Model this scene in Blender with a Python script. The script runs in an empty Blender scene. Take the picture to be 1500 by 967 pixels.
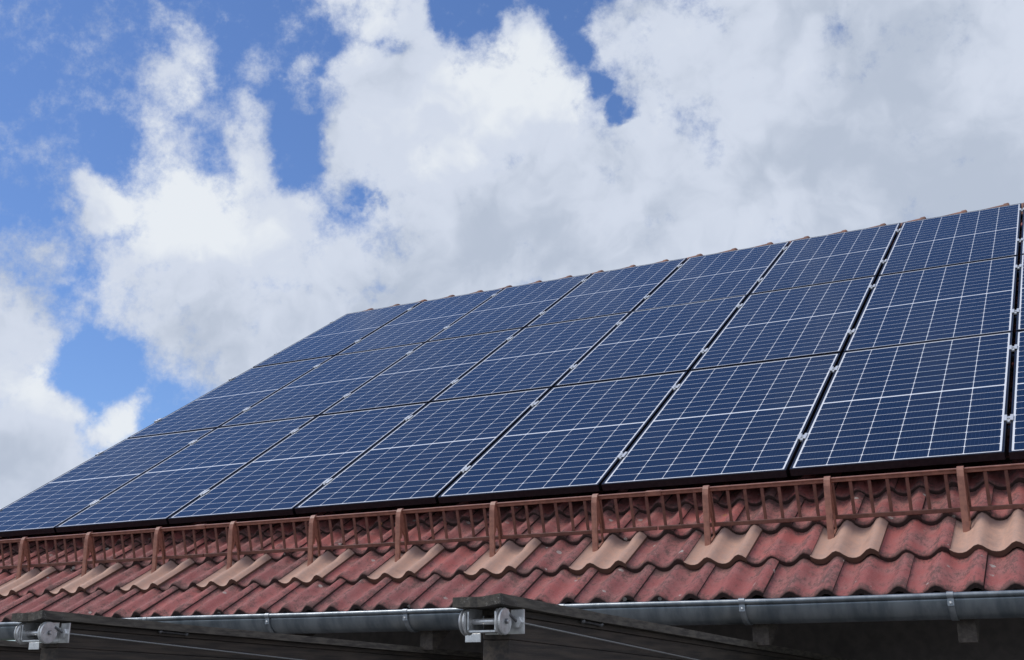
import bpy, math, random
from mathutils import Vector, Matrix

sc = bpy.context.scene
col = sc.collection
R = math.radians
random.seed(7)

# ------------------------------------------------------------------ camera
OZ = 3.29                                   # height of the lower panel edge above the ground
cam_d = bpy.data.cameras.new('camera')
cam = bpy.data.objects.new('camera', cam_d)
col.objects.link(cam)
sc.camera = cam
CM = Matrix(((0.888297, -0.130364, -0.440378), (0.459269, 0.252144, 0.851760), (0.0, -0.958868, 0.283851)))
CLOC = Vector((7.82106, -6.01703, -1.03846 + OZ))
rot = Matrix((CM.col[0], -CM.col[1], -CM.col[2])).transposed()
cam.matrix_world = Matrix.Translation(CLOC) @ rot.to_4x4()
cam_d.sensor_width = 36
cam_d.lens = 1737.86 / 1500 * 36
cam_d.clip_start = 0.05
cam_d.clip_end = 4000
F_PX = 1737.86


def ray(x, y):
    """direction in the world towards a point of the sky"""
    return (CM @ Vector(((x - 750) / F_PX, (y - 483.5) / F_PX, 1.0))).normalized()


# ------------------------------------------------------------------ world, sun, exposure
SUN_EL, SUN_AZ = 56.0, 248.0                # azimuth clockwise from +Y (north)
sc.view_settings.view_transform = 'Standard'
sc.view_settings.look = 'None'
sc.view_settings.exposure = 0.45
sc.view_settings.gamma = 1.0
sc.view_settings.use_curve_mapping = False

sun_d = bpy.data.lights.new('sun', 'SUN')
sun_d.energy = 1.5
sun_d.angle = R(22)
sun_d.color = (1.0, 0.95, 0.87)
sun = bpy.data.objects.new('sun', sun_d)
col.objects.link(sun)
sv = Vector((math.sin(R(SUN_AZ)) * math.cos(R(SUN_EL)), math.cos(R(SUN_AZ)) * math.cos(R(SUN_EL)), math.sin(R(SUN_EL))))
sun.rotation_euler = sv.to_track_quat('Z', 'Y').to_euler()

world = bpy.data.worlds.new('World')
sc.world = world
world.use_nodes = True


class NT:
    """small helper to write node graphs as expressions"""
    def __init__(self, tree):
        self.t = tree
        self.n = tree.nodes
        self.l = tree.links

    def new(self, typ, **kw):
        nd = self.n.new(typ)
        for k, v in kw.items():
            setattr(nd, k, v)
        return nd

    def put(self, sock, v):
        if isinstance(v, bpy.types.NodeSocket):
            self.l.new(v, sock)
        else:
            sock.default_value = v

    def m(self, op, a, b=None, c=None, clamp=False):
        nd = self.new('ShaderNodeMath', operation=op, use_clamp=clamp)
        for i, v in enumerate((a, b, c)):
            if v is not None:
                self.put(nd.inputs[i], v)
        return nd.outputs[0]

    def vm(self, op, a, b=None, out=0, scale=None):
        nd = self.new('ShaderNodeVectorMath', operation=op)
        self.put(nd.inputs[0], a)
        if b is not None:
            self.put(nd.inputs[1], b)
        if scale is not None:
            self.put(nd.inputs['Scale'], scale)
        return nd.outputs[out]

    def ramp(self, v, a, b, c=0.0, d=1.0, smooth=True):
        nd = self.new('ShaderNodeMapRange', interpolation_type='SMOOTHSTEP' if smooth else 'LINEAR')
        for i, x in zip(range(5), (v, a, b, c, d)):
            self.put(nd.inputs[i], x)
        return nd.outputs[0]

    def mix(self, f, a, b, blend='MIX'):
        nd = self.new('ShaderNodeMix', data_type='RGBA', blend_type=blend)
        nd.clamp_factor = True
        self.put(nd.inputs[0], f)
        for s, v in ((nd.inputs[6], a), (nd.inputs[7], b)):
            self.put(s, v if isinstance(v, bpy.types.NodeSocket) else (*v, 1.0))
        return nd.outputs[2]

    def noise(self, vec, scale, detail=4, rough=0.5, out='Fac', dist=0.0, lac=2.0):
        nd = self.new('ShaderNodeTexNoise')
        if vec is not None:
            self.put(nd.inputs['Vector'], vec)
        nd.inputs['Scale'].default_value = scale
        nd.inputs['Detail'].default_value = detail
        nd.inputs['Roughness'].default_value = rough
        nd.inputs['Lacunarity'].default_value = lac
        nd.inputs['Distortion'].default_value = dist
        return nd.outputs[out]


def build_sky():
    w = NT(world.node_tree)
    w.n.clear()
    outp = w.new('ShaderNodeOutputWorld')
    bg = w.new('ShaderNodeBackground')
    bg.inputs['Strength'].default_value = 0.096
    w.l.new(bg.outputs[0], outp.inputs[0])
    sky = w.new('ShaderNodeTexSky', sky_type='NISHITA')
    sky.sun_disc = False
    sky.sun_elevation = R(SUN_EL)
    sky.sun_rotation = R(SUN_AZ)
    sky.altitude = 200
    sky.air_density = 1.0
    sky.dust_density = 0.4
    sky.ozone_density = 2.0
    blue = w.mix(1.0, sky.outputs[0], SKY_TINT, 'MULTIPLY')
    d = w.new('ShaderNodeTexCoord').outputs['Generated']

    def warp(vec, scale, amt, det=3):
        c = w.noise(vec, scale, det, 0.55, 'Color')
        return w.vm('ADD', vec, w.vm('SCALE', w.vm('SUBTRACT', c, (0.5, 0.5, 0.5)), scale=amt))

    dw = warp(warp(d, 7.0, 0.07, 2), 22.0, 0.06, 5)

    def field(blobs, vec, mode):
        acc = None
        for (x, y, r, a) in blobs:
            dist = w.vm('DISTANCE', vec, tuple(ray(x, y)), out=1)
            v = w.ramp(dist, r * 1.6 / F_PX, r * 0.2 / F_PX, 0.0, a)
            if acc is None:
                acc = v
            elif mode == 'MAX':
                nd = w.new('ShaderNodeMath', operation='SMOOTH_MAX')
                w.put(nd.inputs[0], acc); w.put(nd.inputs[1], v); nd.inputs[2].default_value = 0.15
                acc = nd.outputs[0]
            else:
                acc = w.m('ADD', acc, v)
        return acc

    cov = field(CLOUDS, dw, 'MAX')
    hole = field(HOLES, warp(warp(d, 14.0, 0.035, 3), 40.0, 0.035, 5), 'ADD')
    cov = w.m('SUBTRACT', cov, hole)
    # unseen clouds added behind and right of the camera, for soft fill and reflections
    sep = w.new('ShaderNodeSeparateXYZ'); w.put(sep.inputs[0], d)
    behind = w.m('MAXIMUM', w.ramp(sep.outputs[1], 0.15, -0.35), w.ramp(sep.outputs[0], 0.15, 0.45))
    bn = w.ramp(w.noise(d, 2.2, 6, 0.55), 0.32, 0.50, 0.0, 0.9)
    cov = w.m('MAXIMUM', cov, w.m('MULTIPLY', bn, behind))
    fine = w.noise(d, 14.0, 10, 0.70)
    dens = w.m('ADD', cov, w.m('MULTIPLY', w.m('SUBTRACT', fine, 0.5), 1.7))
    wisp = w.noise(d, 52.0, 6, 0.68)
    dens = w.m('ADD', dens, w.m('MULTIPLY', w.m('SUBTRACT', wisp, 0.5), 0.8))
    alpha = w.ramp(dens, 0.10, 0.84)
    # light and grey parts of the clouds
    shade = field(GREYS, warp(d, 5.0, 0.12, 4), 'ADD')
    light = field(BRIGHTS, warp(d, 9.0, 0.08, 5), 'ADD')
    pv = warp(d, 12.0, 0.10, 3)
    puff = w.noise(pv, 10.0, 5, 0.5)
    lee = w.noise(w.vm('ADD', pv, tuple(sv * 0.020)), 10.0, 5, 0.5)       # the same billows a step towards the sun
    relief = w.m('MULTIPLY', w.m('SUBTRACT', lee, puff), 2.4)
    g = w.m('ADD', w.m('SUBTRACT', shade, light), w.m('MULTIPLY', w.m('SUBTRACT', puff, 0.5), 1.3))
    g = w.m('ADD', g, relief)
    g = w.m('ADD', g, 0.42)
    thin = w.ramp(dens, 0.45, 1.0, 0.14, 0.0)
    g = w.m('ADD', g, thin)
    ramp = w.new('ShaderNodeValToRGB')
    ramp.color_ramp.interpolation = 'EASE'
    cr = ramp.color_ramp.elements
    cr[0].position = 0.0; cr[0].color = (0.76, 0.80, 0.85, 1)
    cr[1].position = 1.0; cr[1].color = (0.45, 0.51, 0.62, 1)
    e = cr.new(0.4); e.color = (0.61, 0.665, 0.775, 1)
    w.put(ramp.inputs[0], g)
    cloud = w.vm('SCALE', ramp.outputs[0], scale=8.05)
    w.put(bg.inputs['Color'], w.mix(alpha, blue, cloud))


SKY_TINT = (0.63, 0.765, 1.02)
# cloud bodies as (x, y, radius, amount): directions of the sky in which each puff of cloud stands
CLOUDS = [
    (15, 690, 120, 1.0), (70, 620, 70, 1.0), (-40, 560, 90, 1.0), (20, 470, 60, .8), (30, 350, 55, .58), (15, 440, 50, .62), (40, 510, 60, .9), (60, 400, 30, .45),
    (180, 615, 42, .9), (95, 640, 40, .8), (85, 455, 22, .45),
    (260, 330, 105, 1.0), (390, 350, 120, 1.0), (490, 370, 80, 1.0), (330, 440, 110, 1.0), (160, 305, 60, .9), (450, 470, 110, 1.0),
    (240, 430, 70, .75), (300, 500, 60, .8), (360, 520, 70, .9), (170, 410, 72, .85), (255, 480, 66, .9), (540, 480, 90, 1.0),
    (262, 68, 40, .60), (248, 120, 52, .60), (222, 185, 62, .58), (290, 205, 72, .56), (333, 180, 48, .66), (345, 225, 60, .8), (250, 235, 70, .56),
    (365, 110, 30, .28), (230, 30, 20, .25),
    (470, 10, 45, .7), (540, 30, 60, .85), (600, 50, 55, .9), (430, 120, 30, .6), (440, 160, 28, .45),
    (540, 130, 70, 1.0), (620, 190, 150, 1.0), (520, 210, 70, 1.0), (750, 160, 110, 1.0), (800, 130, 50, 1.0), (700, 310, 170, 1.0), (590, 260, 90, 1.0), (640, 410, 110, 1.0),
    (768, 60, 48, .95), (790, 20, 26, .5), (560, 380, 60, .9), (820, 280, 140, 1.0), (880, 350, 130, 1.0),
    (960, 250, 110, 1.0), (980, 90, 100, 1.0), (930, 30, 70, .8), (1120, 120, 170, 1.0), (1100, 300, 160, 1.0), (1300, 160, 210, 1.0), (1480, 120, 220, 1.0), (1450, 330, 220, 1.0),
    (1250, 330, 160, 1.0), (1130, -30, 130, 1.0), (1330, -40, 180, 1.0), (1550, -60, 180, 1.0), (1750, 200, 300, 1.0), (1000, 420, 150, 1.0),
    (-250, 640, 160, .9), (-420, 480, 120, .7), (2300, 420, 260, .9),
]
HOLES = [
    (678, 12, 42, .85), (725, 5, 25, .4), (838, 8, 34, .62), (908, 162, 19, .75), (884, 115, 17, .50), (858, 68, 20, .45), (535, 296, 16, .48), (512, 288, 17, .40), (550, 302, 12, .30),
    (440, 215, 40, .62), (430, 265, 30, .5), (575, 70, 20, .42), (1115, 118, 13, .5), (1228, 42, 20, .14), (140, 540, 46, .8), (60, 330, 18, .3), (480, 100, 16, .3),
]
GREYS = [
    (1350, 200, 230, .24), (1480, 330, 200, .30), (1150, 200, 120, .18), (700, 400, 130, .35), (900, 360, 130, .30), (560, 470, 110, .40), (1130, 330, 80, .15), (240, 430, 90, .22), (400, 500, 120, .30),
    (40, 720, 90, .45), (1300, 30, 120, .15), (1000, 180, 80, .12), (600, 330, 60, .18), (1350, 300, 90, .1),
]
BRIGHTS = [
    (800, 140, 90, .40), (700, 200, 110, .28), (240, 320, 90, .32), (400, 340, 110, .28), (180, 615, 60, .35), (40, 560, 70, .30), (560, 200, 70, .18), (650, 80, 60, .12),
    (960, 60, 90, .15), (1080, 290, 80, .20), (1420, 120, 60, .20), (780, 300, 80, .15), (880, 280, 60, .1), (600, 370, 50, .1),
]
build_sky()


# ------------------------------------------------------------------ helpers
def tag(o, label=None, cat=None, group=None, kind=None):
    if label: o['label'] = label
    if cat: o['category'] = cat
    if group: o['group'] = group
    if kind: o['kind'] = kind
    return o


def empty(name, loc, label, cat, group=None):
    o = bpy.data.objects.new(name, None)
    o.empty_display_size = 0.05
    col.objects.link(o)
    o.location = loc
    return tag(o, label, cat, group)


def copy_tree(o, parent=None):
    c = o.copy()
    col.objects.link(c)
    if parent: c.parent = parent
    for ch in list(o.children):
        copy_tree(ch, c)
    return c


class MB:
    """collects shapes into one mesh"""
    def __init__(self):
        self.v, self.f, self.s = [], [], []

    def add(self, vs, fs, smooth=False):
        b = len(self.v)
        self.v += [tuple(p) for p in vs]
        self.f += [tuple(b + i for i in f) for f in fs]
        self.s += [smooth] * len(fs)
        return self

    def box(self, o, ax, ay, az, bev=0.0):
        """o = one corner; three edge vectors"""
        o, ax, ay, az = Vector(o), Vector(ax), Vector(ay), Vector(az)
        if bev <= 0:
            vs = [o, o + ax, o + ax + ay, o + ay, o + az, o + ax + az, o + ax + ay + az, o + ay + az]
            return self.add(vs, [(0, 3, 2, 1), (4, 5, 6, 7), (0, 1, 5, 4), (1, 2, 6, 5), (2, 3, 7, 6), (3, 0, 4, 7)])
        # chamfered box: 24 vertices
        L = (ax.length, ay.length, az.length)
        n = (ax.normalized(), ay.normalized(), az.normalized())
        vs, idx = [], {}
        for sx in (0, 1):
            for sy in (0, 1):
                for sz in (0, 1):
                    s = (sx, sy, sz)
                    for k in range(3):
                        p = o.copy()
                        for j in range(3):
                            t = L[j] * s[j]
                            if j != k:
                                t += bev if s[j] == 0 else -bev
                            p = p + n[j] * t
                        idx[(s, k)] = len(vs)
                        vs.append(p)
        fs = []
        for k in range(3):
            i, j = (k + 1) % 3, (k + 2) % 3
            for sk in (0, 1):
                q = []
                for (a, b) in ((0, 0), (1, 0), (1, 1), (0, 1)):
                    s = [0, 0, 0]; s[k] = sk; s[i] = a; s[j] = b
                    q.append(idx[(tuple(s), k)])
                fs.append(tuple(q if sk else q[::-1]))
            for a in (0, 1):
                for b in (0, 1):
                    s0 = [0, 0, 0]; s1 = [0, 0, 0]
                    s0[i] = s1[i] = a; s0[j] = s1[j] = b; s1[k] = 1
                    q = [idx[(tuple(s0), i)], idx[(tuple(s0), j)], idx[(tuple(s1), j)], idx[(tuple(s1), i)]]
                    fs.append(tuple(q))
        for s in [(a, b, c) for a in (0, 1) for b in (0, 1) for c in (0, 1)]:
            fs.append((idx[(s, 0)], idx[(s, 1)], idx[(s, 2)]))
        return self.add(vs, fs)

    def prism(self, poly, ext):
        """closed polygon of 3D points swept along ext"""
        n = len(poly)
        ext = Vector(ext)
        vs = [Vector(p) for p in poly] + [Vector(p) + ext for p in poly]
        fs = [tuple(range(n - 1, -1, -1)), tuple(range(n, 2 * n))]
        fs += [(i, (i + 1) % n, n + (i + 1) % n, n + i) for i in range(n)]
        return self.add(vs, fs)

    def lathe(self, prof, c, axis, seg=28, smooth=True, closed=False):
        """profile of (distance along axis, radius) turned round the axis"""
        axis = Vector(axis).normalized()
        a = axis.orthogonal().normalized(); b = axis.cross(a)
        c = Vector(c)
        vs = []
        for (t, r) in prof:
            for k in range(seg):
                w = 2 * math.pi * k / seg
                vs.append(c + axis * t + (a * math.cos(w) + b * math.sin(w)) * r)
        fs = []
        m = len(prof)
        for i in range(m - 1):
            for k in range(seg):
                k2 = (k + 1) % seg
                fs.append((i * seg + k, i * seg + k2, (i + 1) * seg + k2, (i + 1) * seg + k))
        self.add(vs, fs, smooth)
        for i, rev in ((0, True), (m - 1, False)):
            if prof[i][1] > 1e-6:
                q = [vs[i * seg + k] for k in range(seg)]
                self.add(q, [tuple(range(seg - 1, -1, -1)) if rev else tuple(range(seg))])
        return self

    def tube(self, pts, r, seg=10):
        pts = [Vector(p) for p in pts]
        vs, fs = [], []
        ref = None
        for i, p in enumerate(pts):
            t = (pts[min(i + 1, len(pts) - 1)] - pts[max(i - 1, 0)]).normalized()
            if ref is None:
                ref = t.orthogonal().normalized()
            ref = (ref - t * ref.dot(t)).normalized()
            b = t.cross(ref)
            for k in range(seg):
                w = 2 * math.pi * k / seg
                vs.append(p + (ref * math.cos(w) + b * math.sin(w)) * r)
        for i in range(len(pts) - 1):
            for k in range(seg):
                k2 = (k + 1) % seg
                fs.append((i * seg + k, i * seg + k2, (i + 1) * seg + k2, (i + 1) * seg + k))
        self.add(vs, fs, True)
        self.add(vs[:seg], [tuple(range(seg - 1, -1, -1))])
        self.add(vs[-seg:], [tuple(range(seg))])
        return self

    def hexnut(self, c, axis, r, h, turn=0.0):
        axis = Vector(axis).normalized()
        a = axis.orthogonal().normalized(); b = axis.cross(a)
        p = [Vector(c) + (a * math.cos(turn + k * math.pi / 3) + b * math.sin(turn + k * math.pi / 3)) * r for k in range(6)]
        return self.prism(p, axis * h)

    def build(self, name, mat, parent=None):
        me = bpy.data.meshes.new(name)
        me.from_pydata(self.v, [], self.f)
        me.polygons.foreach_set('use_smooth', self.s)
        me.validate()
        me.update()
        o = bpy.data.objects.new(name, me)
        me.materials.append(mat)
        col.objects.link(o)
        if parent: o.parent = parent
        return o


def material(name, rough=0.6, metal=0.0, spec=0.5):
    mt = bpy.data.materials.new(name)
    mt.use_nodes = True
    w = NT(mt.node_tree)
    b = w.n['Principled BSDF']
    b.inputs['Roughness'].default_value = rough
    b.inputs['Metallic'].default_value = metal
    b.inputs['Specular IOR Level'].default_value = spec
    return mt, w, b


def simple(name, c1, c2, scale=20, rough=0.6, metal=0.0, bump=0.0, stretch=None, spec=0.5, lo=.35, hi=.65, detail=6, bscale=None, rvar=0.0):
    """two-tone material broken up by noise"""
    mt, w, b = material(name, rough, metal, spec)
    co = w.new('ShaderNodeTexCoord').outputs['Object']
    if stretch:
        co = w.vm('MULTIPLY', co, stretch)
    n = w.noise(co, scale, detail, 0.6)
    w.put(b.inputs['Base Color'], w.mix(w.ramp(n, lo, hi), c1, c2))
    if rvar:
        w.put(b.inputs['Roughness'], w.m('ADD', rough - rvar / 2, w.m('MULTIPLY', w.noise(co, scale * 2.3, 5), rvar)))
    if bump:
        bp = w.new('ShaderNodeBump')
        bp.inputs['Strength'].default_value = bump
        bp.inputs['Distance'].default_value = 0.004
        w.put(bp.inputs['Height'], w.noise(co, bscale or scale * 4, 6, 0.65))
        w.put(b.inputs['Normal'], bp.outputs[0])
    return mt


# roof coordinates: u along the ridge, v up the slope, n out of the panels' glass
PITCH = R(32.3003)
CP, SP = math.cos(PITCH), math.sin(PITCH)
EV = Vector((0, CP, SP)); EN = Vector((0, -SP, CP)); EX = Vector((1, 0, 0))
O = Vector((0, 0, OZ))


def P(u, v, n=0.0):
    return O + EX * u + EV * v + EN * n


# ------------------------------------------------------------------ materials
def tile_material(name, light=False):
    mt, w, b = material(name, 0.75, 0.0, 0.35)
    uv = w.new('ShaderNodeUVMap', uv_map='tile').outputs[0]
    sp = w.new('ShaderNodeSeparateXYZ'); w.put(sp.inputs[0], uv)
    s, t = sp.outputs[0], sp.outputs[1]
    at = w.new('ShaderNodeAttribute', attribute_name='tone').outputs['Fac']
    co = w.new('ShaderNodeTexCoord').outputs['Object']
    off = w.new('ShaderNodeCombineXYZ'); w.put(off.inputs[0], w.m('MULTIPLY', at, 37.0))
    co2 = w.vm('ADD', co, off.outputs[0])
    big = w.noise(co2, 7.0, 5, 0.62)
    tc = w.new('ShaderNodeCombineXYZ')
    w.put(tc.inputs[0], w.m('ADD', w.m('MULTIPLY', s, .305), w.m('MULTIPLY', at, 37.0)))
    w.put(tc.inputs[1], w.m('MULTIPLY', t, .17))
    w.put(tc.inputs[2], w.m('MULTIPLY', at, 11.0))
    mid = w.noise(tc.outputs[0], 40.0, 9, 0.76)
    fin = w.noise(co, 150.0, 5, 0.7)
    if light:
        rnd = w.new('ShaderNodeObjectInfo').outputs['Random']
        c = w.mix(w.ramp(mid, .3, .7), w.mix(rnd, (0.60, 0.360, 0.265), (0.52, 0.300, 0.220)), (0.43, 0.285, 0.230))
        c = w.mix(w.m('MULTIPLY', w.ramp(w.noise(w.vm('ADD', co, w.vm('SCALE', (1.0, 1.0, 1.0), scale=w.m('MULTIPLY', rnd, 7.0))), 11.0, 6, .65), .52, .72), .35), c, (0.27, 0.175, 0.145))
        up = w.ramp(t, .60, .95)
        smut = w.m('MULTIPLY', up, w.ramp(big, .25, .55), clamp=True)
        c = w.mix(w.m('MULTIPLY', smut, .75), c, (0.20, 0.135, 0.125))
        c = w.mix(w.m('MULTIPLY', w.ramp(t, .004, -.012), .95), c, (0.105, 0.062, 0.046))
        w.put(b.inputs['Base Color'], c)
        b.inputs['Roughness'].default_value = 0.55
        return mt
    base = w.mix(at, (0.42, 0.115, 0.102), (0.255, 0.082, 0.078))
    base = w.mix(w.ramp(big, .35, .7), base, (0.36, 0.150, 0.138))
    base = w.mix(w.m('MULTIPLY', w.ramp(fin, .52, .66), .38), base, (0.50, 0.26, 0.24))
    # crust of dirt: along the lower edge, along the crests and the upper end, broken by noise
    edge = w.ramp(t, .20, .0)
    top = w.ramp(t, .78, 1.02)
    wave = w.m('COSINE', w.m('MULTIPLY', w.m('SUBTRACT', w.m('MULTIPLY', s, 2.0), .62), 2 * math.pi))
    crest = w.ramp(wave, -.1, .9)
    seam = w.m('MAXIMUM', w.ramp(s, .90, 1.0), w.ramp(s, .06, .0))
    dirt = w.m('ADD', w.m('MULTIPLY', edge, .52), w.m('MULTIPLY', top, .55))
    dirt = w.m('ADD', dirt, w.m('MULTIPLY', crest, .26))
    dirt = w.m('ADD', dirt, w.m('MULTIPLY', seam, .25))
    dirt = w.m('ADD', dirt, w.m('MULTIPLY', w.m('SUBTRACT', mid, .5), 3.6))
    dirt = w.m('ADD', dirt, w.m('MULTIPLY', w.m('SUBTRACT', big, .5), 2.0))
    dirt = w.m('ADD', dirt, w.m('MULTIPLY', at, .12))
    dirt = w.m('ADD', dirt, w.m('MULTIPLY', w.m('SUBTRACT', fin, .5), 2.0))
    dm = w.ramp(dirt, -.07, .86)
    c = w.mix(w.m('MULTIPLY', dm, .80), base, (0.090, 0.060, 0.055))
    front = w.ramp(t, .012, -.004)
    c = w.mix(w.m('MULTIPLY', front, .9), c, (0.045, 0.031, 0.028))
    # lichen: pale discs and a few ochre ones
    vo = w.new('ShaderNodeTexVoronoi', feature='F1')
    vo.inputs['Scale'].default_value = 15.0
    w.put(vo.inputs['Vector'], w.vm('ADD', co2, w.vm('SCALE', w.noise(co, 60, 3, .5, 'Color'), scale=.012)))
    sel = w.new('ShaderNodeSeparateXYZ'); w.put(sel.inputs[0], vo.outputs['Color'])
    rad = w.m('ADD', .03, w.m('MULTIPLY', sel.outputs[1], .20))
    disc = w.m('LESS_THAN', vo.outputs['Distance'], rad)
    pale = w.m('MULTIPLY', disc, w.m('GREATER_THAN', sel.outputs[0], .80))
    ochre = w.m('MULTIPLY', disc, w.m('LESS_THAN', sel.outputs[0], .035))
    c = w.mix(w.m('MULTIPLY', pale, w.ramp(mid, .38, .55, .25, .85)), c, (0.42, 0.38, 0.35))
    c = w.mix(w.m('MULTIPLY', ochre, .7), c, (0.34, 0.17, 0.05))
    w.put(b.inputs['Base Color'], c)
    w.put(b.inputs['Roughness'], w.m('ADD', .62, w.m('MULTIPLY', dm, .25)))
    bp = w.new('ShaderNodeBump')
    bp.inputs['Strength'].default_value = 0.9
    bp.inputs['Distance'].default_value = 0.004
    w.put(bp.inputs['Height'], w.m('ADD', w.m('MULTIPLY', mid, 1.2), w.m('MULTIPLY', fin, .5)))
    w.put(b.inputs['Normal'], bp.outputs[0])
    return mt


W_PITCH, H_PITCH = 1.05, 1.92837
PW, PH, LIP, FH = 1.030, 1.9044, 0.012, 0.040


def cell_material():
    mt, w, b = material('solar_cells', 0.12, 0.0, 0.5)
    co = w.new('ShaderNodeTexCoord').outputs['Object']
    sp = w.new('ShaderNodeSeparateXYZ'); w.put(sp.inputs[0], co)
    x, y = sp.outputs[0], sp.outputs[1]
    mx, my, half = 0.0085, 0.010, 0.0062
    x0, x1 = LIP + mx, PW - LIP - mx
    cw = (x1 - x0) / 6
    y0 = LIP + my
    ch = (PH / 2 - half - y0) / 10
    fx = w.m('DIVIDE', w.m('SUBTRACT', x, x0), cw)
    ya = w.m('SUBTRACT', w.m('ABSOLUTE', w.m('SUBTRACT', y, PH / 2)), half)
    fy = w.m('DIVIDE', ya, ch)

    def near(f, size):
        return w.m('MULTIPLY', w.m('ABSOLUTE', w.m('SUBTRACT', w.m('FRACT', w.m('ADD', f, .5)), .5)), size)
    dx, dy = near(fx, cw), near(fy, ch)
    lx = w.m('LESS_THAN', dx, .0016)
    ly = w.m('LESS_THAN', dy, .0016)
    dia = w.m('LESS_THAN', w.m('ADD', dx, dy), .0088)
    inx = w.m('MULTIPLY', w.m('GREATER_THAN', x, x0), w.m('LESS_THAN', x, x1))
    iny = w.m('MULTIPLY', w.m('GREATER_THAN', ya, 0.0), w.m('LESS_THAN', ya, ch * 10))
    inside = w.m('MULTIPLY', inx, iny)
    cell = w.m('MULTIPLY', inside, w.m('SUBTRACT', 1.0, w.m('MAXIMUM', dia, w.m('MAXIMUM', lx, ly))))
    # busbars and fingers of each cell
    bb = near(w.m('MULTIPLY', w.m('ADD', fx, 1 / 18), 9.0), cw / 9)
    bus = w.m('LESS_THAN', bb, .0006)
    ids = w.new('ShaderNodeCombineXYZ')
    w.put(ids.inputs[0], w.m('FLOOR', fx)); w.put(ids.inputs[1], w.m('FLOOR', fy)); w.put(ids.inputs[2], w.m('GREATER_THAN', y, PH / 2))
    info = w.new('ShaderNodeObjectInfo').outputs['Random']
    wn = w.new('ShaderNodeTexWhiteNoise', noise_dimensions='4D')
    w.put(wn.inputs['Vector'], ids.outputs[0]); w.put(wn.inputs['W'], info)
    cc = w.mix(wn.outputs['Value'], CELL_A, CELL_B)
    cc = w.mix(w.m('MULTIPLY', bus, .16), cc, (0.22, 0.26, 0.36))
    cc = w.mix(w.m('MULTIPLY', info, .45), cc, (0.006, 0.022, 0.070))
    back = (0.82, 0.84, 0.88)
    w.put(b.inputs['Base Color'], w.mix(cell, back, cc))
    dust = w.noise(w.vm('ADD', co, w.vm('SCALE', (1.0, 1.0, 1.0), scale=w.m('MULTIPLY', info, 9.0))), 3.0, 7, .65)
    w.put(b.inputs['Roughness'], w.ramp(dust, .3, .75, .10, .20))
    b.inputs['IOR'].default_value = 1.38
    return mt


CELL_A, CELL_B = (0.003, 0.011, 0.036), (0.005, 0.016, 0.048)
M_CELL = cell_material()
M_FRAME = simple('black_frame', (0.050, 0.053, 0.068), (0.038, 0.040, 0.052), 40, 0.34, 0.85, spec=0.45)
M_ALU = simple('aluminium', (0.80, 0.82, 0.84), (0.70, 0.72, 0.75), 60, 0.42, 0.45, rvar=.15)
M_RAIL = simple('rail_metal', (0.10, 0.10, 0.11), (0.14, 0.14, 0.15), 30, 0.45, 0.6)
M_TILE = tile_material('red_concrete_tile')
M_TILE_LIGHT = tile_material('beige_guard_tile', True)
M_RIDGE = simple('ridge_clay', (0.30, 0.14, 0.095), (0.17, 0.095, 0.072), 9, 0.8, bump=.3)
M_BAR = simple('darker_brown_bar', (0.225, 0.095, 0.070), (0.155, 0.066, 0.050), 30, 0.5, 0.0, bump=.12, rvar=.2)  # bars and bottom rail: darker brown than the brackets and top rail
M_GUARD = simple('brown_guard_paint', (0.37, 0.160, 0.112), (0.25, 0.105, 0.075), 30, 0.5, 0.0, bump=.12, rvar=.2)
M_ZINC = simple('weathered_zinc', (0.19, 0.22, 0.245), (0.35, 0.38, 0.405), 5, 0.36, 0.65, stretch=(2.2, .7, .7), rvar=.18, bump=.05)
M_STRAP = simple('gutter_strap_zinc', (0.29, 0.32, 0.345), (0.38, 0.405, 0.43), 30, 0.40, 0.6)
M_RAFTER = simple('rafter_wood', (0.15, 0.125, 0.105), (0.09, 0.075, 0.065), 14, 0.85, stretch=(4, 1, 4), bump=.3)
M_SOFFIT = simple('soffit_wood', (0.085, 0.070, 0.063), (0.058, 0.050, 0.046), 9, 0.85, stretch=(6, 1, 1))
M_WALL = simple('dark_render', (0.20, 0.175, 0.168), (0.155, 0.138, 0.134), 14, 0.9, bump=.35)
M_BEAM = simple('dark_stained_beam', (0.088, 0.068, 0.054), (0.040, 0.033, 0.029), 7, 0.7, stretch=(9, .5, 9), bump=.35, bscale=16)
M_COVER = simple('weathered_cover_board', (0.150, 0.130, 0.106), (0.070, 0.060, 0.052), 14, 0.85, stretch=(5, .8, 5), bump=.6, bscale=30)


def add_flecks(mt):
    w = NT(mt.node_tree)
    b = w.n['Principled BSDF']
    old = b.inputs['Base Color'].links[0].from_socket
    co = w.new('ShaderNodeTexCoord').outputs['Object']
    patch = w.ramp(w.noise(co, 22.0, 3, .5), .50, .66)
    fl = w.ramp(w.noise(co, 240.0, 4, .7), .56, .62)
    near_end = w.new('ShaderNodeSeparateXYZ'); w.put(near_end.inputs[0], co)
    end = w.ramp(near_end.outputs[1], .25, .02, .25, 1.0)
    dark = w.mix(w.m('MULTIPLY', w.ramp(near_end.outputs[1], .03, -.005), .45), old, (0.040, 0.042, 0.040))
    w.put(b.inputs['Base Color'], w.mix(w.m('MULTIPLY', w.m('MULTIPLY', patch, fl), w.m('MULTIPLY', end, .8)), dark, (0.42, 0.42, 0.40)))


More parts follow.
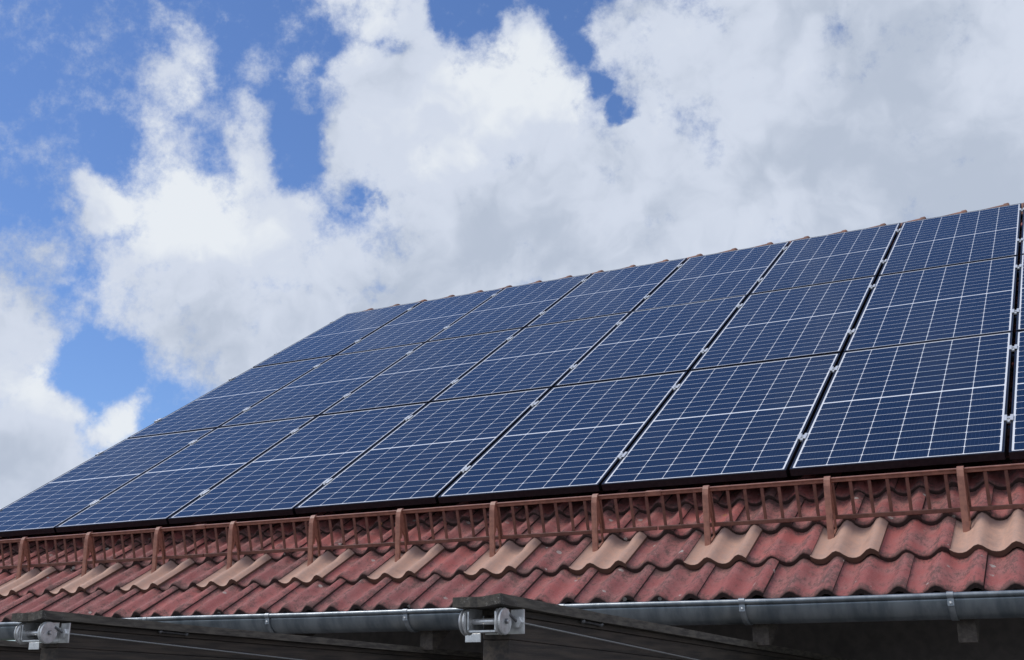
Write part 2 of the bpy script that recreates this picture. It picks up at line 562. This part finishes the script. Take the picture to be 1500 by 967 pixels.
add_flecks(M_COVER)
M_STEEL = simple('galvanised_steel', (0.86, 0.86, 0.86), (0.62, 0.62, 0.62), 45, 0.32, 0.60, rvar=.25, lo=.3, hi=.7)
M_DSTEEL = simple('dull_steel', (0.22, 0.22, 0.23), (0.14, 0.14, 0.15), 30, 0.45, 0.7)
M_CABLE = simple('steel_cable', (0.42, 0.42, 0.40), (0.30, 0.30, 0.29), 200, 0.5, 0.4)
M_GROUND = simple('lawn', (0.035, 0.065, 0.018), (0.06, 0.09, 0.03), 3, 0.9)
M_PAVE = simple('paving', (0.12, 0.115, 0.11), (0.09, 0.088, 0.085), 5, 0.85)

# ------------------------------------------------------------------ ground and terrace
g = MB()
g.add([(-900, -900, 0), (900, -900, 0), (900, 900, 0), (-900, 900, 0)], [(0, 1, 2, 3)])
tag(g.build('ground', M_GROUND), kind='structure')
g = MB()
g.add([(-14, -16, .004), (24, -16, .004), (24, 1.5, .004), (-14, 1.5, .004)], [(0, 1, 2, 3)])
tag(g.build('terrace', M_PAVE), kind='structure')

# ------------------------------------------------------------------ the house
TP = 0.30525                 # width a tile covers
TC = 0.345                   # length a tile covers
V0 = -1.0                    # lower edge of the lowest course
U_LIGHT = 7.112              # left edge of the guard tile nearest the camera
T_LIFT = 0.027
U_MIN, U_MAX = -0.22, 9.75
V_RIDGE = 6.02
NS = 18


def tile_n(s, a, lift=0.0):
    wv = -math.cos(2 * math.pi * (2 * s - 0.28))
    wv = wv - 0.26 * (1 - wv * wv)
    lap = max(0.0, (s - 0.72) / 0.28)
    return -0.1575 + 0.0190 * wv - T_LIFT * a + 0.009 * lap * lap * (3 - 2 * lap) - 0.003 + lift


def add_tile(vs, fs, uvs, tones, u0, v0, tone, thick=0.031, s0=0.0, s1=1.0, light=False, clipu=None, lift=0.0):
    """one tile: curved top, rounded nose, front edge, right edge and a short underside"""
    ext = 1.19
    rows = [(0.0, -0.0025), (0.005, -0.0006), (0.012, 0.0)] if light else [(0.0, -0.0085), (0.010, -0.0025), (0.028, 0.0)]
    rows = rows + [(x, 0.0) for x in (.2, .4, .6, .8)] + [(1.0, 0.0), (ext, 0.0)]
    b = len(vs)
    n = NS + 1
    ss = [s0 + (s1 - s0) * i / NS for i in range(n)]

    def bump(s, a):
        if not light: return 0.0
        # raised collar at the upper end of the guard tile and a flat pan under the holder
        wv = -math.cos(2 * math.pi * (2 * s - 0.28))
        return 0.010 * max(0.0, wv) * min(1.0, max(0.0, (a - .62) / .16)) if a > .62 else 0.0
    for (a, dn) in rows:
        for s in ss:
            vs.append(P(u0 + s * TP, v0 + a * TC, tile_n(s, a, lift) + dn + bump(s, a)))
            uvs.append((s, a)); tones.append(tone)
    for r in range(len(rows) - 1):
        for i in range(NS):
            fs.append(((b + r * n + i, b + r * n + i + 1, b + (r + 1) * n + i + 1, b + (r + 1) * n + i), True))
    # front edge
    b2 = len(vs)
    for (a, dn, fl) in ((0.0, rows[0][1], -.02), (0.004, -thick, -.02), (0.25, -thick, -.02)):
        for s in ss:
            vs.append(P(u0 + s * TP, v0 + a * TC, tile_n(s, a, lift) + dn))
            uvs.append((s, fl)); tones.append(tone)
    for r in range(2):
        for i in range(NS):
            fs.append(((b2 + r * n + i, b2 + (r + 1) * n + i, b2 + (r + 1) * n + i + 1, b2 + r * n + i + 1), r == 1))
    # right edge
    b3 = len(vs)
    for (a, dn) in rows:
        for k in (0, 1):
            vs.append(P(u0 + s1 * TP, v0 + a * TC, tile_n(s1, a, lift) + dn - k * 0.018))
            uvs.append((1.0, -.02)); tones.append(tone)
    for r in range(len(rows) - 1):
        fs.append(((b3 + 2 * r, b3 + 2 * r + 1, b3 + 2 * r + 3, b3 + 2 * r + 2), False))


def tile_mesh(name, vs, fs, uvs, tones, mat, origin=None):
    me = bpy.data.meshes.new(name)
    if origin is not None:
        vs = [v - origin for v in vs]
    me.from_pydata([tuple(v) for v in vs], [], [f for f, _ in fs])
    me.polygons.foreach_set('use_smooth', [s for _, s in fs])
    uvl = me.uv_layers.new(name='tile')
    at = me.attributes.new('tone', 'FLOAT', 'POINT')
    at.data.foreach_set('value', tones)
    idx = [0] * len(me.loops)
    me.loops.foreach_get('vertex_index', idx)
    flat = []
    for i in idx:
        flat += [uvs[i][0], uvs[i][1]]
    uvl.data.foreach_set('uv', flat)
    me.update()
    o = bpy.data.objects.new(name, me)
    me.materials.append(mat)
    col.objects.link(o)
    return o


house = empty('house', (4.8, 3.6, 0), 'house with a weathered red tile roof full of solar panels and a dark shaded wall', 'house')
HO = Vector(house.location)


def to_house(o):
    o.parent = house
    o.matrix_parent_inverse = Matrix.Translation(-HO)
    return o


vs, fs, uvs, tones = [], [], [], []
GUARD_K = range(0, 13)
n_course = int(math.ceil((V_RIDGE - V0) / TC))
rng = random.Random(3)
for cidx in range(n_course):
    off = 0.0 if cidx % 2 == 1 else TP / 2
    k = -40
    while k < 40:
        u0 = U_LIGHT + off + k * TP
        k += 1
        if u0 < U_MIN - .02 or u0 + TP > U_MAX + .02:
            continue
        if cidx == 1 and (round((U_LIGHT - u0) / TP) % 2 == 0) and u0 > 0.3 and u0 < U_LIGHT + .1 + 2 * TP:
            continue                                          # a guard tile lies here
        add_tile(vs, fs, uvs, tones, u0 + rng.uniform(-.0015, .0015), V0 + cidx * TC + rng.uniform(-.003, .003), rng.random(), lift=rng.uniform(-.0015, .0015))
roof = to_house(tile_mesh('roof', vs, fs, uvs, tones, M_TILE))
# roof boards under the tiles, back slope
m = MB()
m.prism([P(U_MIN + .05, V0 + .09, -.235), P(U_MIN + .05, V_RIDGE, -.235), P(U_MIN + .05, V_RIDGE, -.255), P(U_MIN + .05, V0 + .09, -.255)], EX * (U_MAX - U_MIN - .1))
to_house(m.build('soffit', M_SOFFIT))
apex = P(0, V_RIDGE, -.19)
yb = apex.y
m = MB()
bs = Vector((0, CP, -SP))
a0 = Vector((U_MIN, apex.y, apex.z))
m.prism([a0, a0 + bs * 7.0, a0 + bs * 7.0 - Vector((0, SP, CP)) * .05, a0 - Vector((0, 0, .06))], EX * (U_MAX - U_MIN))
to_house(m.build('back_roof', M_RIDGE))
# walls: front, gables, back in one shell
YW0, YW1 = 1.42, 2 * yb + 0.12
zt0 = P(0, 0, -.26).z + (YW0 - P(0, 0, -.26).y) * SP / CP
m = MB()
for x in (0.02, U_MAX - .32):
    m.prism([(x, YW0, 0), (x, YW1, 0), (x, YW1, zt0), (x, yb, apex.z - .12), (x, YW0, zt0)], EX * .3)
m.box((0.32, YW0, 0), (U_MAX - .64, 0, 0), (0, .3, 0), (0, 0, zt0))
m.box((0.32, YW1 - .3, 0), (U_MAX - .64, 0, 0), (0, .3, 0), (0, 0, zt0))
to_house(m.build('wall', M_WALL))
# rafter tails under the eaves
for k in range(-8, 3):
    u = 7.17 + k * 0.868
    if u < U_MIN + .1 or u > U_MAX - .2: continue
    m = MB()
    y0, y1 = -0.672, YW0 - .003
    def ztop(y): return P(0, 0, -.258).z + (y - P(0, 0, -.258).y) * SP / CP
    zb = OZ - 0.885
    poly = [(u - .036, y0, zb), (u - .036, y0 + .02, zb - .004), (u - .036, y1, ztop(y1) - .17), (u - .036, y1, ztop(y1)), (u - .036, y0, ztop(y0))]
    m.prism(poly, EX * .074)
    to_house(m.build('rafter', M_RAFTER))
# ridge tiles: tapered half rounds, each lapping over the next
RL = 0.3712
for k in range(0, 27):
    ue = 0.543 + (k - 1) * RL                                 # right, wide end
    if ue - RL > U_MAX: break
    m = MB()
    seg = 12
    us = [(ue - RL - .03, .098, .158), (ue - RL * .5, .106, .170), (ue - .05, .112, .182), (ue - .045, .117, .189), (ue - .008, .119, .192), (ue, .114, .185)]
    ringo = []
    q = []
    for (u, r, h) in us:
        for i in range(seg + 1):
            w_ = math.pi * i / seg
            q.append((u, apex.y - math.cos(w_) * r * 1.15, apex.z - .03 + math.sin(w_) * h))
    n = seg + 1
    f = [(r * n + i, (r + 1) * n + i, (r + 1) * n + i + 1, r * n + i + 1) for r in range(len(us) - 1) for i in range(seg)]
    m.add(q, f, True)
    m.add(q[-n:], [tuple(range(n))])
    m.add(q[:n], [tuple(range(n - 1, -1, -1))])
    o = m.build('ridge_tile', M_RIDGE)
    o.parent = roof
    o.matrix_parent_inverse = Matrix.Translation(-HO) @ Matrix()
    o.matrix_parent_inverse = Matrix()

# ------------------------------------------------------------------ gutter
GY, GZ, GR = -0.741, OZ - 0.712, 0.083
GX0, GX1 = U_MIN - .02, U_MAX + .02
gut = empty('gutter', (4.8, GY, GZ), 'grey zinc half round gutter hanging below the red tiles', 'gutter')
GO = Vector(gut.location)


def rel(o, root):
    o.matrix_parent_inverse = Matrix.Translation(-Vector(root.location))
    o.parent = root
    o.matrix_parent_inverse = Matrix.Translation(-Vector(root.location))
    return o


m = MB()
seg = 24
prof = []
for i in range(seg + 1):
    a = math.pi + math.pi * i / seg
    prof.append((GY + math.cos(a) * GR, GZ + math.sin(a) * GR))
prof_in = [(GY + (y - GY) * .965, GZ + (z - GZ) * .965) for y, z in prof[::-1]]
loop = prof + [(GY + GR, GZ + .02), (GY + GR - .003, GZ + .02)] + prof_in
nx = 12
q, f = [], []
L = len(loop)
for i in range(nx + 1):
    x = GX0 + (GX1 - GX0) * i / nx
    sag = 0.0022 * math.sin(i * 2.1) + 0.001 * math.sin(i * 5.3)
    q += [(x, y, z + sag) for y, z in loop]
for i in range(nx):
    for j in range(L):
        j2 = (j + 1) % L
        f.append((i * L + j, (i + 1) * L + j, (i + 1) * L + j2, i * L + j2))
m.add(q, f, True)
rel(m.build('trough', M_ZINC), gut)
m = MB()
m.tube([(GX0 + (GX1 - GX0) * i / nx, GY - GR - .004, GZ + .009 + 0.0022 * math.sin(i * 2.1) + 0.001 * math.sin(i * 5.3)) for i in range(nx + 1)], .0115, 14)
rel(m.build('bead', M_ZINC), gut)
for k in range(-8, 3):
    u = 7.14 + k * 0.868
    if u < GX0 + .05: continue
    m = MB()
    q = []
    sg = 16
    for i in range(sg + 1):
        a = math.pi * 0.98 + math.pi * 1.0 * i / sg
        for rr in (GR + .0025, GR + .006):
            for dx in (0, .026):
                q.append((u - .013 + dx, GY + math.cos(a) * rr, GZ + math.sin(a) * rr))
    f = []
    for i in range(sg):
        b0, b1 = 4 * i, 4 * (i + 1)
        for (x_, y_) in ((0, 1), (1, 3), (3, 2), (2, 0)):
            f.append((b0 + x_, b0 + y_, b1 + y_, b1 + x_))
    m.add(q, f, True)
    m.tube([(u - .013, GY - GR - .004, GZ + .009), (u + .013, GY - GR - .004, GZ + .009)], .0145, 12)
    m.box((u - .013, GY - GR - .008, GZ - .034), (.026, 0, 0), (0, .006, 0), (0, 0, .036))
    st = rel(m.build('strap', M_STRAP), gut)
    m2 = MB()
    m2.lathe([(0, .0062), (.0035, .0058), (.005, .003)], (u, GY - GR - .008, GZ - .022), (0, -1, 0), 12)
    sc_ = m2.build('screw', M_STEEL)
    sc_.parent = st

# ------------------------------------------------------------------ solar panels
ORD = ['first', 'second', 'third', 'fourth', 'fifth', 'sixth', 'seventh', 'eighth']
ROWN = ['bottom', 'middle', 'top']
GAP_U = (W_PITCH - PW) / 2
roof_rot = Matrix((EX, EV, EN)).transposed().to_4x4()
proto = None


def roof_place(o, u, v, n=0.0):
    o.rotation_euler = roof_rot.to_euler()
    o.location = P(u, v, n)


def make_panel():
    root = empty('solar_panel', (0, 0, 0), 'panel', 'solar panel', 'solar panels on the roof')
    m = MB()
    a, b_, L_ = 0.0, 0.0015, LIP
    # outer wall and lip of the frame, chamfered top edges
    c = .0012
    o_ = [(0, 0), (PW, 0), (PW, PH), (0, PH)]
    def ring(d, z): return [(d, d, z), (PW - d, d, z), (PW - d, PH - d, z), (d, PH - d, z)]
    rings = [ring(.020, -FH), ring(0, -FH), ring(0, -c), ring(c, 0), ring(L_ - .0008, 0), ring(L_, -.0008), ring(L_, -.0035)]
    q = [p for r in rings for p in r]
    f = []
    for r in range(len(rings) - 1):
        for i in range(4):
            j = (i + 1) % 4
            f.append((r * 4 + i, r * 4 + j, (r + 1) * 4 + j, (r + 1) * 4 + i))
    m.add(q, f)
    m.build('frame', M_FRAME, root)
    m = MB()
    e = LIP - .001
    m.add([(e, e, -.002), (PW - e, e, -.002), (PW - e, PH - e, -.002), (e, PH - e, -.002),
           (e, e, -.007), (PW - e, e, -.007), (PW - e, PH - e, -.007), (e, PH - e, -.007)],
          [(0, 1, 2, 3), (7, 6, 5, 4)])
    m.build('glass_sheet', M_CELL, root)
    return root


proto = make_panel()
first = True
rngp = random.Random(11)
for row in range(3):
    for c in range(8):
        o = proto if first else copy_tree(proto)
        first = False
        roof_place(o, c * W_PITCH + GAP_U, row * H_PITCH + .012, rngp.uniform(-.0015, .0015))
        o.rotation_euler.rotate_axis('X', rngp.uniform(-.0008, .0008))
        o.rotation_euler.rotate_axis('Y', rngp.uniform(-.0012, .0012))
        pos = ('at the left edge of the roof' if c == 0 else 'cut off at the right' if c == 7 else ORD[c] + ' from the left edge of the roof')
        o['label'] = 'dark blue solar panel of the %s row, %s' % (ROWN[row], pos)

# rails carrying the panels, then the clamps in the gaps
RAIL_V = [0.435, 1.585, 2.365, 3.512, 4.32, 5.46]
RAIL_WORD = ['lower part of the bottom row', 'upper part of the bottom row', 'lower part of the middle row', 'upper part of the middle row', 'lower part of the top row', 'upper part of the top row']
for i, v in enumerate(RAIL_V):
    m = MB()
    m.box((-.05, -.02, -FH - .042), (8.48, 0, 0), (0, .04, 0), (0, 0, .0405))
    o = m.build('mounting_rail', M_RAIL)
    roof_place(o, 0, v)
    tag(o, 'grey mounting rail running under the ' + RAIL_WORD[i] + ' of solar panels', 'rail', 'mounting rails under the panels')


def make_clamp():
    root = empty('panel_clamp', (0, 0, 0), 'clamp', 'clamp', 'clamps between the solar panels')
    m = MB()
    h = .038
    pr = [(-.0225, .0022), (-.0225, .0062), (-.008, .0062), (-.0055, -.003), (.0055, -.003), (.008, .0062), (.0225, .0062), (.0225, .0022), (.0095, .0022), (.0085, -.012), (-.0085, -.012), (-.0095, .0022)]
    m.prism([(x, -h, z) for x, z in pr][::-1], (0, 2 * h, 0))
    m.build('clamp_plate', M_ALU, root)
    m = MB()
    m.hexnut((0, 0, -.004), (0, 0, 1), .0065, .0088)
    m.build('bolt', M_STEEL, root)
    return root


def make_end_clamp():
    root = empty('panel_clamp', (0, 0, 0), 'clamp', 'clamp', 'end clamps along the left edge of the panels')
    m = MB()
    h = .038
    pr = [(.018, .0022), (.018, .0062), (-.016, .0062), (-.016, -.038), (-.012, -.038), (-.012, .0022)]
    m.prism([(x, -h, z) for x, z in pr], (0, 2 * h, 0))
    m.build('clamp_plate', M_ALU, root)
    m = MB()
    m.hexnut((-.004, 0, .0055), (0, 0, 1), .0065, .006)
    m.build('bolt', M_STEEL, root)
    return root


cp, ce = make_clamp(), make_end_clamp()
first = True
for gi in range(1, 8):
    for ri, v in enumerate(RAIL_V):
        o = cp if first else copy_tree(cp)
        first = False
        roof_place(o, gi * W_PITCH, v + rngp.uniform(-.02, .02))
        a = ORD[gi - 1]; b_ = ORD[gi]
        o['label'] = '%s silver clamp between the %s and %s panels of the %s row' % ('lower' if ri % 2 == 0 else 'upper', a, b_, ROWN[ri // 2])
first = True
for ri, v in enumerate(RAIL_V):
    o = ce if first else copy_tree(ce)
    first = False
    roof_place(o, GAP_U - .002, v)
    o['label'] = '%s silver end clamp on the outer left edge of the %s row panel' % ('lower' if ri % 2 == 0 else 'upper', ROWN[ri // 2])

# ------------------------------------------------------------------ snow guard: holder tiles and grilles
TILT = R(16)
GD = Vector((0, -math.sin(TILT), math.cos(TILT)))             # up along the grille
GF = Vector((0, -math.cos(TILT), -math.sin(TILT)))            # out of the grille, down the slope
V_REAR, N_PAN = -0.325, -0.196


def make_holder():
    root = empty('snow_guard_holder', P(U_LIGHT, V0 + TC, -.19), 'holder', 'snow guard holder', 'snow guard holders on beige tiles')
    org = Vector(root.location)
    vs, fs, uvs, tones = [], [], [], []
    add_tile(vs, fs, uvs, tones, U_LIGHT - .002, V0 + TC - .006, .5, thick=.030, light=True, lift=.006, s1=1.012)
    t = tile_mesh('base_tile', vs, fs, uvs, tones, M_TILE_LIGHT, org)
    t.parent = root
    base = P(U_LIGHT + .052, V_REAR, N_PAN) - org
    x0 = EX * -.015

    def q(f, h): return base + GF * f + GD * h

    def strip(pts, inner, x, wdt, mb):
        n = len(pts)
        poly = [q(*p) + x for p in pts] + [q(*p) + x for p in inner[::-1]]
        mb.prism(poly, EX * wdt)
    m = MB()
    outer = [(.104, -.034), (.046, .186), (.036, .222), (.022, .248), (.006, .262), (-.012, .262), (-.017, .240)]
    inner = [(.091, -.034), (.035, .183), (.025, .189), (.012, .239), (.002, .252), (-.008, .252), (-.011, .240)]
    for i in range(len(outer) - 1):
        poly = [q(*outer[i]), q(*outer[i + 1]), q(*inner[i + 1]), q(*inner[i])]
        m.prism([p_ + x0 for p_ in poly], EX * .030)
    f = m.build('front_strap', M_GUARD, root)
    m = MB()
    # web plate at the right: solid top, open below, rear leg and foot
    xw = EX * .005
    m.prism([q(.0905, -.033) + xw, q(.0905, -.012) + xw, q(.010, .010) + xw, q(-.002, .006) + xw, q(-.002, -.008) + xw], EX * .0095)
    m.prism([q(.0095, .0105) + xw, q(.0075, .10) + xw, q(-.004, .10) + xw, q(-.002, .0065) + xw], EX * .0095)
    m.prism([q(.058, .098) + xw, q(.0345, .158) + xw, q(.0245, .215) + xw, q(.0115, .238) + xw, q(-.003, .238) + xw, q(-.004, .1005) + xw, q(.0075, .1005) + xw, q(.022, .148) + xw, q(.044, .098) + xw], EX * .0095)
    m.build('web_plate', M_GUARD, root)
    return root


hp = make_holder()
hl = []
HORD = ['nearest', 'second nearest', 'third nearest', 'fourth nearest', 'fifth nearest', 'sixth nearest', 'seventh nearest', 'eighth nearest', 'ninth nearest', 'tenth nearest', 'eleventh nearest', 'farthest']
for k in range(0, 12):
    o = hp if k == 0 else copy_tree(hp)
    o.location = P(U_LIGHT - 2 * TP * k, V0 + TC, -.19)
    o['label'] = 'brown bracket on a beige wavy tile, %s' % (
        'at the right end of the row' if k == 0 else
        'counted %s from the right end of the row' % ORD[k] if k < 8 else
        'counted %s from the right end of the row' % ['ninth', 'tenth', 'eleventh', 'twelfth'][k - 8])
    hl.append(o)
o = copy_tree(hp)
o.location = P(U_LIGHT + 2 * TP, V0 + TC, -.19)
o['label'] = 'brown bracket on a beige wavy tile, just past the right edge of the photo'
# drop holders that lie beyond the verge
for o in list(hl):
    if o.location.x < U_MIN + .3:
        for ch in list(o.children): bpy.data.objects.remove(ch)
        bpy.data.objects.remove(o)

grille_joints = [-.2, 2.62, 5.655, 8.69]
gname = ['far left section of the brown snow guard grille, beyond the left joint', 'middle section of the brown snow guard grille, between its two joints', 'near right section of the brown snow guard grille, running out of the photo']
BAR = 2 * TP / 7
for gi in range(3):
    ua, ub = grille_joints[gi] + .004, grille_joints[gi + 1] - .004
    root = empty('snow_guard_grille', P((ua + ub) / 2, V_REAR, N_PAN), gname[gi], 'snow guard', 'snow guard grilles above the gutter')
    org = Vector(root.location)

    def q(u, f, h): return P(u, V_REAR, N_PAN) - org + GF * f + GD * h
    HT, HB = .252, .052
    wob = 0.002
    m = MB()
    m.box(q(ua, -.012, HT - .021), EX * (ub - ua), GF * .013, GD * .021, .002)
    m.box(q(ua, -.016, HT - .0045), EX * (ub - ua), GF * .0225, GD * .0065, .0012)
    m.build('top_rail', M_GUARD, root)
    m = MB()
    m.box(q(ua, -.012, HB), EX * (ub - ua), GF * .013, GD * .021, .002)
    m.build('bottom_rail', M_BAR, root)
    if gi > 0:
        m = MB()
        m.box(q(ua - .045, -.019, HT - .0225), EX * .085, GF * .029, GD * .0275, .003)
        m.build('joint_sleeve', M_GUARD, root)
    u = 6.571 - 100 * BAR
    bars = []
    while u < ub - .02:
        if u > ua + .02:
            m = MB()
            x_ = u + rngp.uniform(-.0025, .0025)
            m.box(q(x_ - .0078, -.0105, HB + .0215), EX * .0156, GF * .0085, GD * (HT - HB - .043), .0015)
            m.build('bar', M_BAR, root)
        u += BAR

# ------------------------------------------------------------------ pergola beams with pulleys
BP = Vector((6.2844, -3.1054, OZ - 0.8129))                   # near right top corner of a cover board
BD = Vector((0, math.cos(.0244), -math.sin(.0244)))
BU = Vector((0, math.sin(.0244), math.cos(.0244)))
B_STEP = 1.7375
B_LEN = 4.46


def make_beam():
    root = empty('pergola_beam', BP, 'beam', 'beam', 'dark pergola beams running to the house')
    m = MB()
    # rough-ended cover board, warped at its free end
    nx_, ny_ = 8, 14
    wdt, th = .154, .0275
    q, f = [], []
    rb = random.Random(5)
    for j in range(ny_ + 1):
        t = (j / ny_) ** 1.8
        for i in range(nx_ + 1):
            s = i / nx_
            lift = .0075 * max(0, (s - .45) / .55) ** 1.5 * math.exp(-t * 14) - .0035 * math.exp(-t * 16)
            ragged = (rb.uniform(-.003, .003) - .010 * max(0, (s - .5))) if j == 0 else 0
            jit = rb.uniform(-.0008, .0008)
            for top in (1, 0):
                c_ = Vector((-wdt * (1 - s), 0, 0)) + BD * (t * B_LEN + ragged) + BU * (lift + jit - (0 if top else th))
                q.append(c_)
    def ix(j, i, top): return (j * (nx_ + 1) + i) * 2 + (0 if top else 1)
    for j in range(ny_):
        for i in range(nx_):
            f.append((ix(j, i, 1), ix(j, i + 1, 1), ix(j + 1, i + 1, 1), ix(j + 1, i, 1)))
            f.append((ix(j, i, 0), ix(j + 1, i, 0), ix(j + 1, i + 1, 0), ix(j, i + 1, 0)))
        f.append((ix(j, 0, 1), ix(j + 1, 0, 1), ix(j + 1, 0, 0), ix(j, 0, 0)))
        f.append((ix(j, nx_, 1), ix(j, nx_, 0), ix(j + 1, nx_, 0), ix(j + 1, nx_, 1)))
    for i in range(nx_):
        f.append((ix(0, i, 1), ix(0, i, 0), ix(0, i + 1, 0), ix(0, i + 1, 1)))
        f.append((ix(ny_, i, 1), ix(ny_, i + 1, 1), ix(ny_, i + 1, 0), ix(ny_, i, 0)))
    m.add(q, f)
    m.build('cover_board', M_COVER, root)
    # lath under the board, then the deep timber with a thin batten line
    m = MB()
    m.box(Vector((-.118, 0, 0)) + BD * .095 - BU * .047, EX * .094, BD * (B_LEN - .10), BU * .0185, .0015)
    m.build('lath', M_BEAM, root)
    m = MB()
    m.box(Vector((-.113, 0, 0)) + BD * .105 - BU * .112, EX * .084, BD * (B_LEN - .11), BU * .064, .002)
    m.box(Vector((-.113, 0, 0)) + BD * .105 - BU * .270, EX * .084, BD * (B_LEN - .11), BU * .157, .002)
    m.build('timber', M_BEAM, root)
    m = MB()
    x0 = -.113
    zt = -.2705 + (-.0244 * .105)
    m.box((x0 + .003, .108, -(BP.z - .008)), (.078, 0, 0), (0, .09, 0), (0, 0, BP.z - .008 + zt - .004), .003)
    m.build('post', M_BEAM, root)
    return root


def make_pulley(loc):
    root = empty('pulley_bracket', loc, 'pulley', 'pulley', 'pulley brackets on the beam ends')
    # origin: middle of the beam's end face, under the cover board
    m = MB()
    # back plate with a wing at each side, bolted to the beam end
    m.box((.034, -.005, -.098), (.055, 0, 0), (0, .005, 0), (0, 0, .066), .0008)
    m.box((-.034, -.005, -.0985), (.067, 0, 0), (0, .0045, 0), (0, 0, .012), .0006)
    m.box((-.098, -.005, -.118), (.05, 0, 0), (0, .0045, 0), (0, 0, .0235), .0006)
    m.build('back_plate', M_STEEL, root)
    m = MB()
    for x in (-.045, .040):
        m.prism([(x, -.0052, -.030), (x, -.0052, -.092), (x, -.030, -.094), (x, -.084, -.094), (x, -.088, -.088), (x, -.088, -.040), (x, -.076, -.032)], (.005, 0, 0))
    m.box((-.040, -.084, -.0945), (.080, 0, 0), (0, .078, 0), (0, 0, .005))
    m.build('yoke', M_STEEL, root)
    m = MB()
    m.lathe([(-.075, .0048), (-.04, .0048), (-.0399, .0085), (.0399, .0085), (.04, .0048), (.075, .0048)], (0, -.068, -.066), (1, 0, 0), 16)
    m.build('axle', M_STEEL, root)
    for sx in (-1, 1):
        m = MB()
        pr = [(.0, .010), (.0, .034), (.0025, .0365), (.0045, .0360), (.0072, .0245), (.0098, .0245), (.0125, .0360), (.0145, .0365), (.017, .034), (.0172, .0095)]
        if sx < 0: pr = [(-t, r) for t, r in pr]
        m.lathe(pr, (sx * .0475, -.068, -.066), (1, 0, 0), 40, smooth=False)
        wh = m.build('pulley_wheel', M_STEEL, root)
        m = MB()
        m.hexnut((sx * .0650 if sx > 0 else -.0710, -.068, -.066), (1, 0, 0), .0078, .006, .3)
        m.build('axle_nut', M_DSTEEL, root).parent = wh
    m = MB()
    m.tube([(.0645, -.046, -.0465), (.0665, -.035, -.053), (.070, -.012, -.0655)], .0042, 10)
    m.build('threaded_rod', M_DSTEEL, root)
    for sx in (-1, 1):
        m = MB()
        if sx < 0: continue
        m.hexnut((sx * .070, -.0052, -.066), (0, -1, 0), .0165, .012, .2)
        m.lathe([(0, .0085), (.007, .0085), (.010, .006)], (sx * .070, .0005, -.066), (0, 1, 0), 14)
        nt = m.build('cable_nut', M_STEEL, root)
    return root


def make_cable(loc):
    root = bpy.data.objects.new('tension_cable', None)
    m = MB()
    # from the wheel through the nut and away beside the beam to the wall
    y1 = 4.30
    pts = [(.0565, -.068, -.0365), (.060, -.048, -.0445), (.070, -.018, -.0635), (.070, .02, -.0672), (.066, 1.2, -.128), (.060, y1, -.292)]
    m.tube(pts, .0026, 8)
    o = m.build('tension_cable', M_CABLE)
    o.location = loc
    bpy.data.objects.remove(root)
    return o


def make_hook_bar(loc):
    root = empty('hook_bar', loc, 'hook bar', 'hook', 'small hook bars on the beams')
    m = MB()
    m.tube([(.012, 0, 0), (.012, .150, -.0055)], .0042, 10)
    m.build('rod', M_DSTEEL, root)
    for y in (.004, .146):
        m = MB()
        m.tube([(.0, y, -y * .036), (.014, y, -y * .036)], .003, 8)
        m.lathe([(-.003, .0), (-.0028, .008), (.0028, .008), (.003, .0)], (.016, y, -y * .036), (.6, -.8, 0), 12)
        m.build('screw_eye', M_DSTEEL, root)
    return root


bw = [('dark wooden pergola beam with grey cover board, second from the right, left of centre', 'left of centre'),]
beam_lab = ['dark pergola beam under a grey cover board, in the middle of the photo, its end in front of the gutter',
            'dark pergola beam under a grey cover board, its end in the lower left corner of the photo',
            'dark pergola beam whose grey cover board only just shows behind the lower left pulley']
pul_lab = ['steel pulley bracket with two wheels on the beam end in the middle of the photo',
           'steel pulley bracket with two wheels on the beam end in the lower left corner',
           'steel pulley bracket with two wheels just outside the left edge of the photo']
cab_lab = ['thin steel cable along the middle beam, coming from the pulley in front of the gutter',
           'thin steel cable along the lower left beam, coming from the lower left pulley',
           'thin steel cable along the beam outside the left edge of the photo']
hook_lab = ['small dark hook bar on the side of the middle beam, right of its pulley',
            'small dark hook bar on the side of the lower left beam, right of its pulley',
            'small dark hook bar on the side of the beam outside the left edge']
rel_pul = Vector((-.071, 0, 0)) + BD * .104 - BU * .0
bm_, pl_, cb_, hk_ = make_beam(), make_pulley(BP + rel_pul), make_cable(BP + rel_pul), make_hook_bar(BP + Vector((-.0288, .562, -.046)))
for k in range(3):
    for i, (src, lab) in enumerate(((bm_, beam_lab), (pl_, pul_lab), (cb_, cab_lab), (hk_, hook_lab))):
        if k == 2 and i > 0: continue
        o = src if k == 0 else copy_tree(src)
        if k: o.location = Vector(src.location) - EX * (B_STEP * k)
        o['label'] = lab[k]
        if i == 2:
            tag(o, None, 'cable', 'steel cables along the beams')
